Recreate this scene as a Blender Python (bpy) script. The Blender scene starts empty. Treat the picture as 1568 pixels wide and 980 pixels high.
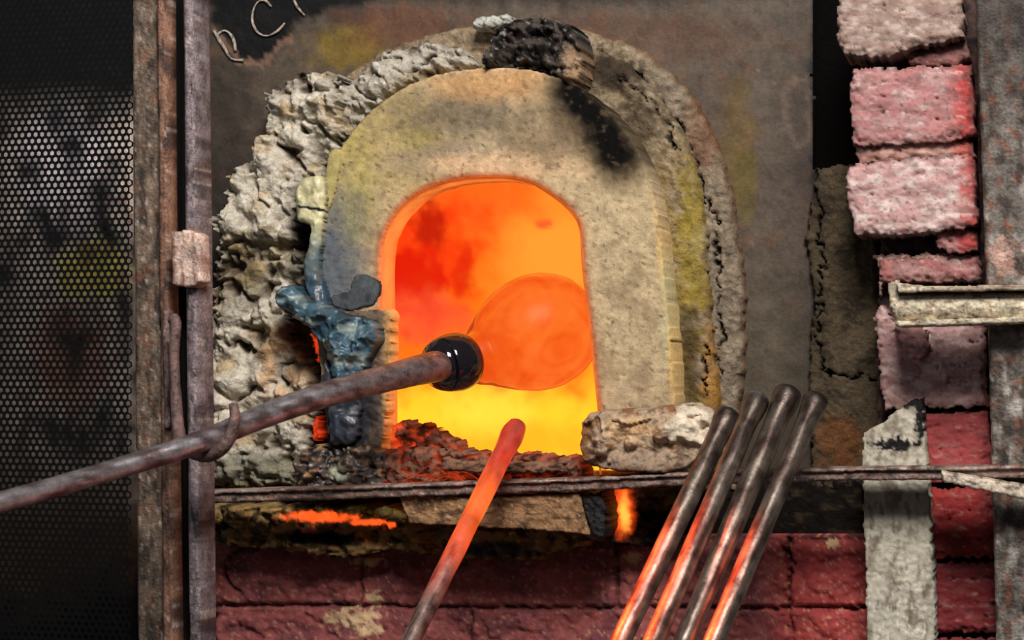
import bpy, math
import numpy as np
from mathutils import Vector

# ------------------------------------------------------------------ camera
C = Vector((0.80, -2.90, 1.22)); T = Vector((0, 0, 1.30))
D = (C - T).length
F = D * 1000.0
cd = bpy.data.cameras.new("camera"); cam = bpy.data.objects.new("camera", cd)
bpy.context.scene.collection.objects.link(cam)
cam.location = C
q = (T - C).to_track_quat('-Z', 'Y'); cam.rotation_mode = 'QUATERNION'; cam.rotation_quaternion = q
cd.sensor_width = 36; cd.lens = F / 1600 * 36
cd.dof.use_dof = True; cd.dof.focus_distance = D - 0.12; cd.dof.aperture_fstop = 7
cd.clip_start = 0.05
bpy.context.scene.camera = cam
R = np.array(q.to_matrix()); Cn = np.array(C)

def W(px, py, y):
    """photo position -> point on the vertical plane at depth y"""
    px = np.asarray(px, float); py = np.asarray(py, float); y = np.asarray(y, float)
    d = np.stack([(px - 800) / F, -(py - 500) / F, -np.ones_like(px * py)], -1) @ R.T
    t = (y - Cn[1]) / d[..., 1]
    return Cn + d * t[..., None]
def P(px, py, y): return Vector(W(px, py, y).tolist())

# ------------------------------------------------------------------ noise
rs = np.random.RandomState(7)
PERM = np.concatenate([rs.permutation(4096)] * 3)
GA = rs.rand(4096) * 2 * np.pi
GX, GY = np.cos(GA), np.sin(GA)
R1, R2, R3 = rs.rand(4096), rs.rand(4096), rs.rand(4096)
def hsh(i, j, s=0): return PERM[(PERM[(i + s * 131) & 4095] + j) & 4095]
def perlin(x, y, s=0):
    x = np.asarray(x, float); y = np.asarray(y, float)
    i = np.floor(x).astype(int); j = np.floor(y).astype(int); fx = x - i; fy = y - j
    u = fx * fx * fx * (fx * (fx * 6 - 15) + 10); v = fy * fy * fy * (fy * (fy * 6 - 15) + 10)
    def g(a, b):
        h = hsh(i + a, j + b, s); return GX[h] * (fx - a) + GY[h] * (fy - b)
    return 1.5 * ((g(0, 0) * (1 - u) + g(1, 0) * u) * (1 - v) + (g(0, 1) * (1 - u) + g(1, 1) * u) * v)
def fbm(x, y, s=0, o=4):
    r = 0; a = 1; t = 0
    for k in range(o):
        r = r + a * perlin(x * 2 ** k + 17 * k, y * 2 ** k, s + k); t += a; a *= .55
    return r / t * 1.3
def worley(x, y, s=0):
    i = np.floor(x).astype(int); j = np.floor(y).astype(int)
    f1 = np.full(x.shape, 9.); f2 = np.full(x.shape, 9.); idv = np.zeros(x.shape)
    for a in (-1, 0, 1):
        for b in (-1, 0, 1):
            h = hsh(i + a, j + b, s)
            dd = np.hypot(i + a + R1[h] - x, j + b + R2[h] - y)
            n = dd < f1
            f2 = np.where(n, f1, np.minimum(f2, dd)); idv = np.where(n, R3[h], idv); f1 = np.where(n, dd, f1)
    return f1, f2, idv
def ss(a, b, x):
    t = np.clip((x - a) / (b - a), 0, 1); return t * t * (3 - 2 * t)
def lin(c):
    c = np.asarray(c, float) / 255; return np.where(c <= .04045, c / 12.92, ((c + .055) / 1.055) ** 2.4)
def full(x, c): return np.broadcast_to(lin(c), x.shape + (3,)).copy()
def mix(a, c, m, s=1.0):
    c = lin(c) if not (isinstance(c, np.ndarray) and c.ndim > 1) else c
    m = np.clip(m * s, 0, 1)[..., None]; return a * (1 - m) + c * m
def blob(x, y, cx, cy, rx, ry, s=0, soft=.35, n=.5, sc=30):
    r = np.hypot((x - cx) / rx, (y - cy) / ry) + n * fbm(x / sc, y / sc, s)
    return 1 - ss(1 - soft, 1 + soft, r)
def seg_d(x, y, pts):
    d = np.full(x.shape, 1e9)
    for (ax, ay), (bx, by) in zip(pts[:-1], pts[1:]):
        vx, vy = bx - ax, by - ay
        t = np.clip(((x - ax) * vx + (y - ay) * vy) / (vx * vx + vy * vy + 1e-9), 0, 1)
        d = np.minimum(d, np.hypot(x - ax - t * vx, y - ay - t * vy))
    return d
def sdf(x, y, poly):
    d = seg_d(x, y, list(poly) + [poly[0]]); ins = np.zeros(x.shape, bool); n = len(poly)
    for k in range(n):
        ax, ay = poly[k]; bx, by = poly[(k + 1) % n]
        if ay == by: continue
        c = ((ay > y) != (by > y)) & (x < (bx - ax) * (y - ay) / (by - ay) + ax)
        ins ^= c
    return np.where(ins, d, -d)
def smooth(pts, n=6, closed=False):
    out = []; m = len(pts)
    rng = range(m) if closed else range(m - 1)
    for k in rng:
        if closed: p = [np.array(pts[(k + a) % m], float) for a in (-1, 0, 1, 2)]
        else: p = [np.array(pts[min(max(k + a, 0), m - 1)], float) for a in (-1, 0, 1, 2)]
        for t in np.arange(n) / n:
            out.append(tuple(.5 * (2 * p[1] + (p[2] - p[0]) * t + (2 * p[0] - 5 * p[1] + 4 * p[2] - p[3]) * t * t + (3 * p[1] - p[0] - 3 * p[2] + p[3]) * t ** 3)))
    if not closed: out.append(tuple(pts[-1]))
    return out

# ------------------------------------------------------------------ materials
def surf(name, rough=.85, metal=0., bump=.35, bs=180., var=.35, spec=.3, coat=0., glow=False):
    m = bpy.data.materials.new(name); m.use_nodes = True; nt = m.node_tree; N = nt.nodes; L = nt.links
    b = N["Principled BSDF"]
    b.inputs["Roughness"].default_value = rough; b.inputs["Metallic"].default_value = metal
    b.inputs["Specular IOR Level"].default_value = spec; b.inputs["Coat Weight"].default_value = coat
    b.inputs["Coat Roughness"].default_value = .15
    at = N.new("ShaderNodeAttribute"); at.attribute_name = "Col"
    tc = N.new("ShaderNodeTexCoord")
    n1 = N.new("ShaderNodeTexNoise"); n1.inputs["Scale"].default_value = bs; n1.inputs["Detail"].default_value = 6; n1.inputs["Roughness"].default_value = .65
    L.new(tc.outputs["Object"], n1.inputs["Vector"])
    n2 = N.new("ShaderNodeTexNoise"); n2.inputs["Scale"].default_value = bs * .22; n2.inputs["Detail"].default_value = 5
    L.new(tc.outputs["Object"], n2.inputs["Vector"])
    ad = N.new("ShaderNodeMath"); ad.operation = 'ADD'; L.new(n1.outputs["Fac"], ad.inputs[0]); L.new(n2.outputs["Fac"], ad.inputs[1])
    mr = N.new("ShaderNodeMapRange"); mr.inputs["From Min"].default_value = .7; mr.inputs["From Max"].default_value = 1.3
    mr.inputs["To Min"].default_value = 1 - var * 1.3; mr.inputs["To Max"].default_value = 1 + var
    L.new(ad.outputs[0], mr.inputs["Value"])
    vm = N.new("ShaderNodeVectorMath"); vm.operation = 'SCALE'
    L.new(at.outputs["Color"], vm.inputs[0]); L.new(mr.outputs["Result"], vm.inputs["Scale"])
    L.new(vm.outputs[0], b.inputs["Base Color"])
    bp = N.new("ShaderNodeBump"); bp.inputs["Strength"].default_value = bump; bp.inputs["Distance"].default_value = .006
    L.new(ad.outputs[0], bp.inputs["Height"]); L.new(bp.outputs[0], b.inputs["Normal"])
    if glow:
        g = N.new("ShaderNodeAttribute"); g.attribute_name = "Glow"
        L.new(g.outputs["Color"], b.inputs["Emission Color"]); b.inputs["Emission Strength"].default_value = 1
    return m
M_wall = surf("painted_steel_plate", .62, 0, .22, 150, .3, .25)
M_cem = surf("crumbled_refractory_cement", .95, 0, .7, 260, .3, .08)
M_arch = surf("cast_refractory", .9, 0, .34, 420, .22, .12, glow=True)
M_brick = surf("painted_brick", .7, 0, .4, 150, .2, .25, glow=True)
M_rust = surf("rusty_steel", .5, .35, .5, 210, .55, .5)
M_pipe = surf("scaled_steel_pipe", .33, .8, .14, 300, .36, .5, glow=True)
M_glassy = surf("glassy_slag", .42, .0, .2, 90, .25, .4, coat=.15, glow=True)
M_hot = surf("hot_refractory", .9, 0, .8, 130, .3, .1, glow=True)

def emat(name, strength):
    m = bpy.data.materials.new(name); m.use_nodes = True; N = m.node_tree.nodes; L = m.node_tree.links
    N.clear(); o = N.new("ShaderNodeOutputMaterial"); e = N.new("ShaderNodeEmission"); a = N.new("ShaderNodeAttribute"); a.attribute_name = "Col"
    e.inputs["Strength"].default_value = strength; L.new(a.outputs["Color"], e.inputs["Color"]); L.new(e.outputs[0], o.inputs["Surface"]); return m
M_fire = emat("furnace_fire_wall", 1.0)

# ------------------------------------------------------------------ mesh helpers
def mkmesh(name, V, faces, mat, col=None, glow=None, parent=None, sm=True):
    me = bpy.data.meshes.new(name)
    V = np.asarray(V, float)
    me.from_pydata(V.tolist(), [], [list(map(int, f)) for f in faces])
    if col is not None:
        a = me.color_attributes.new("Col", 'FLOAT_COLOR', 'POINT')
        a.data.foreach_set("color", np.concatenate([np.clip(col, 0, 50), np.ones((len(V), 1))], 1).ravel().astype(np.float32))
    if glow is not None:
        a = me.color_attributes.new("Glow", 'FLOAT_COLOR', 'POINT')
        a.data.foreach_set("color", np.concatenate([glow, np.ones((len(V), 1))], 1).ravel().astype(np.float32))
    if sm: me.polygons.foreach_set("use_smooth", [True] * len(me.polygons))
    me.materials.append(mat)
    o = bpy.data.objects.new(name, me); bpy.context.scene.collection.objects.link(o)
    if parent: o.parent = parent
    return o
def empty(name, parent=None):
    e = bpy.data.objects.new(name, None); bpy.context.scene.collection.objects.link(e); e.empty_display_size = .05
    if parent: e.parent = parent
    return e

def relief(name, poly, yf, thick, mat, cfn, hfn=None, gfn=None, step=3., rnd=6, edge=0., esc=14, hole=None, hole_depth=None, parent=None, seed=0, sm=True):
    poly = [tuple(p) for p in poly]
    A = np.array(poly); x0, y0 = A.min(0) - 10 - edge; x1, y1 = A.max(0) + 10 + edge
    nx = int((x1 - x0) / step) + 2; ny = int((y1 - y0) / step) + 2
    X, Y = np.meshgrid(x0 + np.arange(nx) * step, y0 + np.arange(ny) * step)
    d = sdf(X, Y, poly)
    if edge: d = d + edge * fbm(X / esc, Y / esc, seed + 40, 3)
    nearhole = np.zeros(X.shape, bool)
    if hole is not None:
        dh = -sdf(X, Y, hole); nearhole = dh < d; d = np.minimum(d, dh)
    gy, gx = np.gradient(d, step); gl = np.hypot(gx, gy) + 1e-6
    out = d < 0; near = d > -2.2 * step
    k = np.where(out & near, -d, 0) / gl
    PX = X + gx / gl * k; PY = Y + gy / gl * k
    rm = rnd * .001; t = np.clip(d / max(rnd, .1), 0, 1)
    h = thick - rm * (1 - np.sqrt(np.clip(1 - (1 - t) ** 2, 0, 1)))
    hh = hfn(PX, PY, d) if hfn else 0 * d
    h = h + hh * ss(-1, 5, d); h = np.where(out, 0, h)
    if hole_depth is not None: h = np.where(out & nearhole, thick - hole_depth, h)
    XYZ = W(PX, PY, np.full(PX.shape, yf)); XYZ[..., 1] = yf + thick - h
    col = cfn(PX, PY, d, hh)
    idx = np.arange(nx * ny).reshape(ny, nx)
    ok = near[:-1, :-1] & near[1:, :-1] & near[:-1, 1:] & near[1:, 1:]
    ins = ~out; any_in = ins[:-1, :-1] | ins[1:, :-1] | ins[:-1, 1:] | ins[1:, 1:]
    ok &= any_in
    fs = np.stack([idx[:-1, :-1][ok], idx[1:, :-1][ok], idx[1:, 1:][ok], idx[:-1, 1:][ok]], 1)
    used = np.unique(fs); mp = -np.ones(nx * ny, int); mp[used] = np.arange(len(used)); fs = mp[fs]
    g = gfn(PX, PY, d, hh).reshape(-1, 3)[used] if gfn else np.zeros((len(used), 3))
    return mkmesh(name, XYZ.reshape(-1, 3)[used], fs.tolist(), mat, col.reshape(-1, 3)[used], g, parent, sm)

def tube(name, pts, radii, mat, cfn=None, gfn=None, seg=24, parent=None, sub=12, wob=0.0, cap=True):
    """round bar along 3D points; radii per control point"""
    pr = [tuple(p) + (r,) for p, r in zip(pts, radii)]
    sp = np.array(smooth(pr, sub)) if len(pr) > 2 else np.linspace(pr[0], pr[1], sub * 4)
    c = sp[:, :3]; r = sp[:, 3]; n = len(c)
    tg = np.gradient(c, axis=0); tg /= np.linalg.norm(tg, axis=1)[:, None]
    up = np.array([0, 0, 1.]) if abs(tg[0][2]) < .9 else np.array([0, 1., 0])
    V = []; tt = []
    nrm = np.cross(tg[0], up); nrm /= np.linalg.norm(nrm)
    for k in range(n):
        nrm = nrm - tg[k] * np.dot(nrm, tg[k]); nrm /= np.linalg.norm(nrm); bn = np.cross(tg[k], nrm)
        for s in range(seg):
            a = 2 * np.pi * s / seg
            rr = r[k] * (1 + wob * float(perlin(np.array(k * .35 + 50), np.array(3 * math.cos(a) + 9 + r[0] * 100))))
            V.append(c[k] + rr * (math.cos(a) * nrm + math.sin(a) * bn)); tt.append(k / (n - 1))
    fs = [[k * seg + s, k * seg + (s + 1) % seg, (k + 1) * seg + (s + 1) % seg, (k + 1) * seg + s] for k in range(n - 1) for s in range(seg)]
    if cap:
        for k in (0, n - 1):
            V.append(c[k]); tt.append(k / (n - 1)); ci = len(V) - 1
            for s in range(0, seg, 2): fs.append([ci, k * seg + s, k * seg + (s + 1) % seg, k * seg + (s + 2) % seg])
    V = np.array(V); tt = np.array(tt)
    col = cfn(tt, V) if cfn else full(tt, (90, 84, 82)); gl = gfn(tt, V) if gfn else np.zeros((len(V), 3))
    return mkmesh(name, V, fs, mat, col, gl, parent)

# ------------------------------------------------------------------ outlines (photo pixels)
ARCH = [(515, 712), (506, 640), (497, 560), (489, 470), (489, 400), (496, 320), (512, 265), (535, 225), (566, 185), (605, 152), (655, 124), (715, 109), (780, 105), (845, 112), (900, 133), (948, 168), (985, 212), (1010, 262), (1028, 330), (1038, 420), (1048, 520), (1056, 640), (1060, 700)]
ARCH_S = smooth(ARCH, 4) + [(1060, 722), (515, 722)]
HOLE = [(597, 740), (597, 620), (594, 480), (594, 400), (603, 360), (628, 322), (668, 294), (715, 280), (775, 276), (825, 283), (868, 308), (896, 335), (907, 360), (911, 420), (921, 500), (930, 590), (936, 650), (938, 740)]
HOLE_S = smooth(HOLE, 4)
HB = [(765 + (x - 765) * 1.28, min(738, 520 + (y - 520) * 1.18)) for x, y in HOLE_S]

# ------------------------------------------------------------------ steel plate wall (furnace front)
def plate():
    step = 5
    X, Y = np.meshgrid(np.arange(-700, 1960, step), np.arange(-360, 1500, step).astype(float)); X = X.astype(float)
    y = -.002 * fbm(X / 90, Y / 90, 3) - .0012 * fbm(X / 25, Y / 25, 5)
    y = y + .12 * (Y > 870) * (X > 240)
    XYZ = W(X, Y, 0 * X); XYZ[..., 1] += y
    n = fbm(X / 120, Y / 120, 1); n2 = fbm(X / 22, Y / 22, 2); n3 = fbm(X / 50, Y / 50, 9)
    c = full(X, (84, 72, 61)); c = mix(c, (64, 54, 47), ss(0, .6, n)); c = mix(c, (98, 86, 73), ss(.1, .7, -n), .6)
    c = mix(c, (98, 68, 47), ss(.2, .5, n3), .5); c = mix(c, (48, 41, 35), ss(.3, .6, n2), .5)
    c = mix(c, (120, 106, 88), ss(.62, .7, fbm(X / 9, Y / 9, 19)), .7)
    c = mix(c, (118, 96, 34), blob(X, Y, 545, 75, 60, 34, 4), .8); c = mix(c, (96, 74, 28), blob(X, Y, 1150, 230, 30, 100, 5), .6)
    c = mix(c, (92, 80, 32), blob(X, Y, 1165, 290, 18, 60, 6), .6); c = mix(c, (104, 58, 36), blob(X, Y, 620, 40, 90, 30, 5), .5)
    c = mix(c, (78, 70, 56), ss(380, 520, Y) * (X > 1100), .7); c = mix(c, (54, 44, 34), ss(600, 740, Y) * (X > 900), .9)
    c = mix(c, (40, 34, 29), blob(X, Y, 350, 330, 60, 260, 8), .7)
    c = mix(c, (88, 58, 42), blob(X, Y, 1000, 60, 180, 40, 12), .5)
    c = mix(c, (46, 36, 30), ss(1195, 1262, X + 14 * n2) * ss(0, 100, Y), .6)
    e = np.abs(sdf(X, Y, [(1222, 150), (1240, 120), (1265, 128), (1265, 220), (1246, 226), (1230, 190)]) + 8 * n2)
    c = mix(c, (112, 92, 76), 1 - ss(1, 6, e), .4)
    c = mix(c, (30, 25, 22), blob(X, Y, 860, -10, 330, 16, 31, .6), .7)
    bp = sdf(X, Y, [(318, -60), (330, 30), (352, 58), (372, 92), (395, 102), (425, 86), (450, 62), (462, 38), (500, 18), (560, 6), (600, -10), (620, -60)]) + 9 * n2
    c = mix(c, (6, 5, 5), ss(-6, 6, bp))
    c = mix(c, (128, 98, 80), (seg_d(X, Y, [(335, 48), (375, 95), (410, 100), (452, 58)]) < 5 + 7 * n2) * 1., .7)
    c = mix(c, (4, 4, 4), ss(1262, 1274, X + 8 * n2)); c = mix(c, (24, 20, 17), ss(740, 760, Y))  # black past the slot edge paints in the gap's shade
    # mottled wall behind the perforated screen, bright areas painted to look lit
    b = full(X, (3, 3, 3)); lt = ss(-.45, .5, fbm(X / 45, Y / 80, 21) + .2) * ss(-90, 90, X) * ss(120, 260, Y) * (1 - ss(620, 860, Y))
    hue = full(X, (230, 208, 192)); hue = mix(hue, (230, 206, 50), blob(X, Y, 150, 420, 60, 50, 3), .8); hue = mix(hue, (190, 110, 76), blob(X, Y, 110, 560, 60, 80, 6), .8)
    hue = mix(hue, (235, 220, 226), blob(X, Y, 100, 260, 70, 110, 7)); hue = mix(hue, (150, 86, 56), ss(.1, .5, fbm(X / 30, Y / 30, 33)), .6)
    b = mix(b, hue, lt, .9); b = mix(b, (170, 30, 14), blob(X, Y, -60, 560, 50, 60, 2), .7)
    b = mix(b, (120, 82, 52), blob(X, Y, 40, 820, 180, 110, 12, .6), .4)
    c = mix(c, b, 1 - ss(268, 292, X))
    cx, cy = (X[:-1, :-1] + step / 2), (Y[:-1, :-1] + step / 2)
    slot = (cx + 5 * fbm(cx / 20, cy / 20, 8) > 1270) & (cx < 1342) & (cy < 264)
    keep = (sdf(cx, cy, HB) < 2) & ~slot
    h, w = X.shape; idx = np.arange(h * w).reshape(h, w)
    fs = np.stack([idx[:-1, :-1][keep], idx[1:, :-1][keep], idx[1:, 1:][keep], idx[:-1, 1:][keep]], 1)
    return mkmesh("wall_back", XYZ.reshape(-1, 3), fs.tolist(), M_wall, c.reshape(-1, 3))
plate()

# chalk lettering
let = empty("chalk_lettering")
def stroke(nm, pts, r=1.9, rr=None):
    tube(nm, [P(x, y, -.003) for x, y in pts], [r * .001 * (1 + .35 * math.sin(k * 2.3)) for k in range(len(pts))], M_wall, lambda t, V: mix(full(t, (176, 160, 146)), (96, 84, 76), ss(-.1, .4, fbm(V[:, 0] * 150, V[:, 2] * 150, 3))), seg=8, parent=let, sub=6)
stroke("letter_c", [(424, 10), (412, 0), (399, 8), (394, 30), (402, 50), (418, 56), (434, 48), (445, 36)])
stroke("letter_r_stem", [(334, 48), (350, 74), (362, 92), (380, 94)], 2.4); stroke("letter_r_bow", [(348, 72), (340, 56), (352, 48), (364, 60), (368, 80)], 2.4)
stroke("letter_bar", [(458, -4), (464, 10), (476, 24)])

# ------------------------------------------------------------------ refractory rings
FUR = empty("glass_furnace")
relief("dark_slot_panel", [(1230, -90), (1420, -90), (1420, 310), (1230, 310)], .12, .02, M_cem, lambda X, Y, d, h: full(X, (7, 6, 6)), None, step=10, parent=FUR)  # near-black panel, painted-in shade at the back of the slot
def ringc(seed=0):
    def f(X, Y, d, h):
        n = fbm(X / 40, Y / 40, seed); n2 = fbm(X / 9, Y / 9, seed + 2)
        c = full(X, (144, 126, 102)); c = mix(c, (100, 85, 65), ss(-.1, .5, n)); c = mix(c, (186, 172, 148), ss(.1, .5, -n2), .6)
        c = mix(c, (66, 56, 43), ss(.15, .6, n2), .65)
        if seed == 60:
            c = mix(c, (142, 116, 52), ss(180, 320, Y) * ss(-.3, .2, n + .1), .65); c = mix(c, (166, 148, 60), blob(X, Y, 1080, 380, 20, 120, 4, .5, .9, 16), .5)
            c = mix(c, (46, 37, 30), blob(X, Y, 950, 112, 60, 28, 7, .5), .9); c = mix(c, (62, 50, 36), blob(X, Y, 1000, 190, 30, 50, 8, .6, .8, 18), .6); c = mix(c, (66, 54, 38), blob(X, Y, 1075, 560, 18, 90, 9), .7)
            c = mix(c, (174, 120, 50), blob(X, Y, 1115, 600, 16, 90, 10), .6)
        else:
            c = mix(c, (136, 124, 110), ss(950, 1050, X), .5); c = mix(c, (118, 70, 45), blob(X, Y, 1100, 210, 30, 60, 3), .5)
            c = mix(c, (112, 70, 36), ss(8, 2, d), .5)
        return mix(c, (22, 17, 14), ss(-.0045, -.010, h), .9)  # cracks and low spots darkened in colour, shade painted in
    return f
def rough(a, b, s, cracks=None, cw=2., cdep=.012):
    def f(X, Y, d):
        f1, f2, _ = worley(X / 12, Y / 12, s)
        h = a * fbm(X / 45, Y / 45, s) * .8 + b * fbm(X / 8, Y / 8, s + 1, 3) * .8 + b * .6 * (.5 - f1)
        if cracks:
            XX = X + 14 * fbm(X / 26, Y / 26, s + 9); YY = Y + 14 * fbm(X / 26, Y / 26, s + 19)
            for cr in cracks: h = h - cdep * (1 - ss(cw * .3, cw * 1.3, seg_d(XX, YY, cr) + 2.2 * fbm(X / 16, Y / 16, s + 3)))
        return h
    return f
RB = smooth([(440, 770), (420, 560), (400, 380), (430, 260), (500, 150), (590, 78), (690, 44), (760, 32), (850, 32), (930, 48), (1010, 82), (1075, 140), (1115, 215), (1142, 300), (1158, 400), (1164, 520), (1156, 640), (1150, 770)], 4)
RA = smooth([(455, 770), (450, 560), (455, 380), (480, 270), (540, 180), (610, 118), (690, 84), (770, 72), (850, 68), (920, 72), (985, 105), (1040, 165), (1078, 240), (1098, 330), (1106, 430), (1112, 520), (1124, 640), (1126, 770)], 4)
cem = empty("arch_surround", FUR)
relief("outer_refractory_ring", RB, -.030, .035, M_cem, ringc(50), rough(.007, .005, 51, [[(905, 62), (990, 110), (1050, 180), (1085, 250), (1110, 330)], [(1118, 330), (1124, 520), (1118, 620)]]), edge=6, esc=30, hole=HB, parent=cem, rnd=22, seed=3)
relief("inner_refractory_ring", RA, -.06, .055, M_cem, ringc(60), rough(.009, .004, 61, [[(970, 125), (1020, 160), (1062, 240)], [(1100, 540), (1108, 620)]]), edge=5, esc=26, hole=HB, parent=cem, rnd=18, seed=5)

# cast arch block
def archc(X, Y, d, h):
    n = fbm(X / 60, Y / 60, 70); n2 = fbm(X / 14, Y / 14, 72)
    c = full(X, (188, 166, 130)); c = mix(c, (162, 140, 108), ss(-.1, .5, n))
    c = mix(c, (178, 156, 104), blob(X, Y, 600, 220, 110, 90, 2, .5), .8)
    c = mix(c, (186, 170, 96), blob(X, Y, 545, 270, 36, 76, 3, .5), .45)
    c = mix(c, (108, 96, 80), blob(X, Y, 720, 180, 100, 36, 4, .6), .8); c = mix(c, (146, 134, 70), blob(X, Y, 655, 225, 30, 20, 4, .6), .5)
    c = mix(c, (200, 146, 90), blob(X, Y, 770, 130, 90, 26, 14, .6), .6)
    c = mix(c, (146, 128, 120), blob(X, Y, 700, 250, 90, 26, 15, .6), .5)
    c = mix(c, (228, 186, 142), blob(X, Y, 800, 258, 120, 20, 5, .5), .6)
    c = mix(c, (112, 114, 112), blob(X, Y, 525, 390, 50, 110, 6, .5), .8); c = mix(c, (82, 94, 108), blob(X, Y, 515, 430, 36, 80, 7, .5), .7)
    c = mix(c, (160, 150, 96), blob(X, Y, 560, 330, 30, 50, 17, .5), .4)
    c = mix(c, (120, 100, 78), blob(X, Y, 860, 220, 60, 40, 18, .6), .7)
    m = np.minimum(seg_d(X, Y, [(898, 146), (935, 188), (968, 244)]), 99) + 8 * n2 + 12 * n
    c = mix(c, (64, 50, 34), 1 - ss(26, 74, m), .75); c = mix(c, (9, 8, 7), 1 - ss(12, 48, m))
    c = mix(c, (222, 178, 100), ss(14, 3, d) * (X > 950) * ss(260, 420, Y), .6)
    c = mix(c, (160, 176, 146), blob(X, Y, 1040, 440, 6, 120, 8, .6), .4)
    c = mix(c, (164, 138, 112), ss(560, 660, Y) * (X > 900), .4); c = mix(c, (96, 78, 60), ss(.25, .5, n2), .4)
    c = mix(c, (60, 46, 34), ss(.55, .62, fbm(X / 10, Y / 10, 79)), .6)
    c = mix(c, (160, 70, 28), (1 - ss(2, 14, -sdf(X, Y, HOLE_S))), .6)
    return c
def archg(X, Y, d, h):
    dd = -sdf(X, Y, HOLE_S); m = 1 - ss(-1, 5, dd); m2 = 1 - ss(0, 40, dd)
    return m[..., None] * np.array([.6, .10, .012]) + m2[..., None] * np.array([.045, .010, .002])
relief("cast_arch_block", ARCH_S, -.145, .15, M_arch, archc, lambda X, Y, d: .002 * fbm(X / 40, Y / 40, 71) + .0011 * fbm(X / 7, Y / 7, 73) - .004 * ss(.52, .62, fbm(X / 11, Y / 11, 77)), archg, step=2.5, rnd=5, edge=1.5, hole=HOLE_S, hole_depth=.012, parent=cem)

# crumbled cement
def cemh(s, a=.03, k=30, cr=.5):
    def f(X, Y, d):
        wx = X + k * .5 * fbm(X / k, Y / k, s); wy = Y + k * .5 * fbm(X / k, Y / k, s + 5)
        f1, f2, i = worley(wx / (k * .8), wy / (k * .8), s); g1, g2, _ = worley(wx / (k * .36), wy / (k * .36), s + 1)
        e1, e2, _ = worley(X / 6., Y / 6., s + 3)
        big = fbm(X / (k * 2.4), Y / (k * 2.4), s + 2, 3)
        crev = 1 - ss(.03, .14, np.abs(fbm(X / (k * 2.4), Y / (k * 2.4), s + 31, 4)))
        lump = np.sqrt(np.clip(1 - f1 * f1 * .9, 0, 1)); l2 = np.sqrt(np.clip(1 - g1 * g1 * .9, 0, 1))
        return a * (1.4 * big + .7 * (lump - .75) + .38 * (l2 - .75) + .10 * (.5 - e1) - cr * crev)
    return f
def cemc(base=(210, 200, 182), tan=(194, 168, 128), s=0, k=.012):
    def f(X, Y, d, h):
        n = fbm(X / 50, Y / 50, s); n2 = fbm(X / 8, Y / 8, s + 1)
        c = full(X, base); c = mix(c, tan, ss(0, .5, n), .8); c = mix(c, (160, 144, 118), ss(.1, .5, n2), .5)
        c = mix(c, (238, 230, 214), ss(.0, .5, -n2) * ss(0, k, h), .6)
        c = mix(c, (84, 68, 50), ss(-.8 * k, -2.2 * k, h), .9); return c  # crevice shade painted into the colour by depth
    return f
CL = [(462, 110), (500, 106), (520, 118), (528, 150), (543, 175), (540, 208), (512, 250), (486, 282), (470, 318), (464, 350), (474, 420), (468, 462), (446, 482), (450, 520), (480, 560), (498, 620), (490, 690), (474, 760), (322, 762), (312, 690), (314, 560), (320, 470), (326, 400), (334, 340), (348, 300), (352, 268), (380, 250), (398, 215), (408, 180), (402, 150), (430, 124)]
def clc(X, Y, d, h):
    c = cemc(s=81, k=.011)(X, Y, d, h)
    c = mix(c, (150, 130, 74), blob(X, Y, 390, 410, 60, 50, 3) * ss(-.02, .0, h), .6); c = mix(c, (214, 164, 110), blob(X, Y, 450, 560, 50, 60, 4) * ss(-.01, .005, h), .7)
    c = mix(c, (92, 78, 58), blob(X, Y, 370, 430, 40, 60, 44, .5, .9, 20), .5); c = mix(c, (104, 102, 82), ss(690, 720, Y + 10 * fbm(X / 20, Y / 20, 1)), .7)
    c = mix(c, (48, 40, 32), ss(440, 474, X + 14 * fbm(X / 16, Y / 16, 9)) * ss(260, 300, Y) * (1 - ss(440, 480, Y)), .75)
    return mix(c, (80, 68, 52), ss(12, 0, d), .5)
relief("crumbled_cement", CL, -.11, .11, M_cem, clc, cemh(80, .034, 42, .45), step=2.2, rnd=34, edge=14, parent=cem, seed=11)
relief("cement_crust", [(515, 150), (560, 112), (596, 84), (660, 64), (720, 74), (742, 100), (700, 112), (640, 128), (600, 152), (566, 182), (540, 215), (524, 220)], -.095, .08, M_cem, cemc((188, 180, 166), (150, 130, 98), 84, .008), cemh(85, .020, 24), step=2.2, rnd=20, edge=8, parent=cem, seed=13)
relief("cement_chip", [(742, 26), (790, 18), (812, 34), (770, 44), (735, 44)], -.07, .07, M_cem, cemc((200, 200, 190), (170, 170, 160), 94, .006), cemh(95, .012, 10), step=2.2, rnd=10, edge=5, parent=cem, seed=18)
relief("charred_refractory_lump", [(752, 78), (770, 42), (800, 26), (850, 24), (898, 40), (908, 70), (906, 105), (898, 136), (872, 128), (840, 106), (800, 104), (760, 108), (746, 96)], -.15, .09, M_cem,
       lambda X, Y, d, h: mix(mix(mix(mix(full(X, (80, 72, 66)), (20, 19, 19), ss(-.25, .3, fbm(X / 18, Y / 18, 2))), (170, 138, 108), ss(866, 896, X) * ss(60, 95, Y + 10 * fbm(X / 9, Y / 9, 3)), .9), (180, 172, 160), ss(.25, .55, fbm(X / 8, Y / 8, 6)), .6), (10, 10, 10), ss(-.006, -.016, h), .8),  # last mix paints shade into the deep hollows
       cemh(88, .018, 26), step=2.2, rnd=26, edge=6, parent=cem, seed=14)

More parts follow.
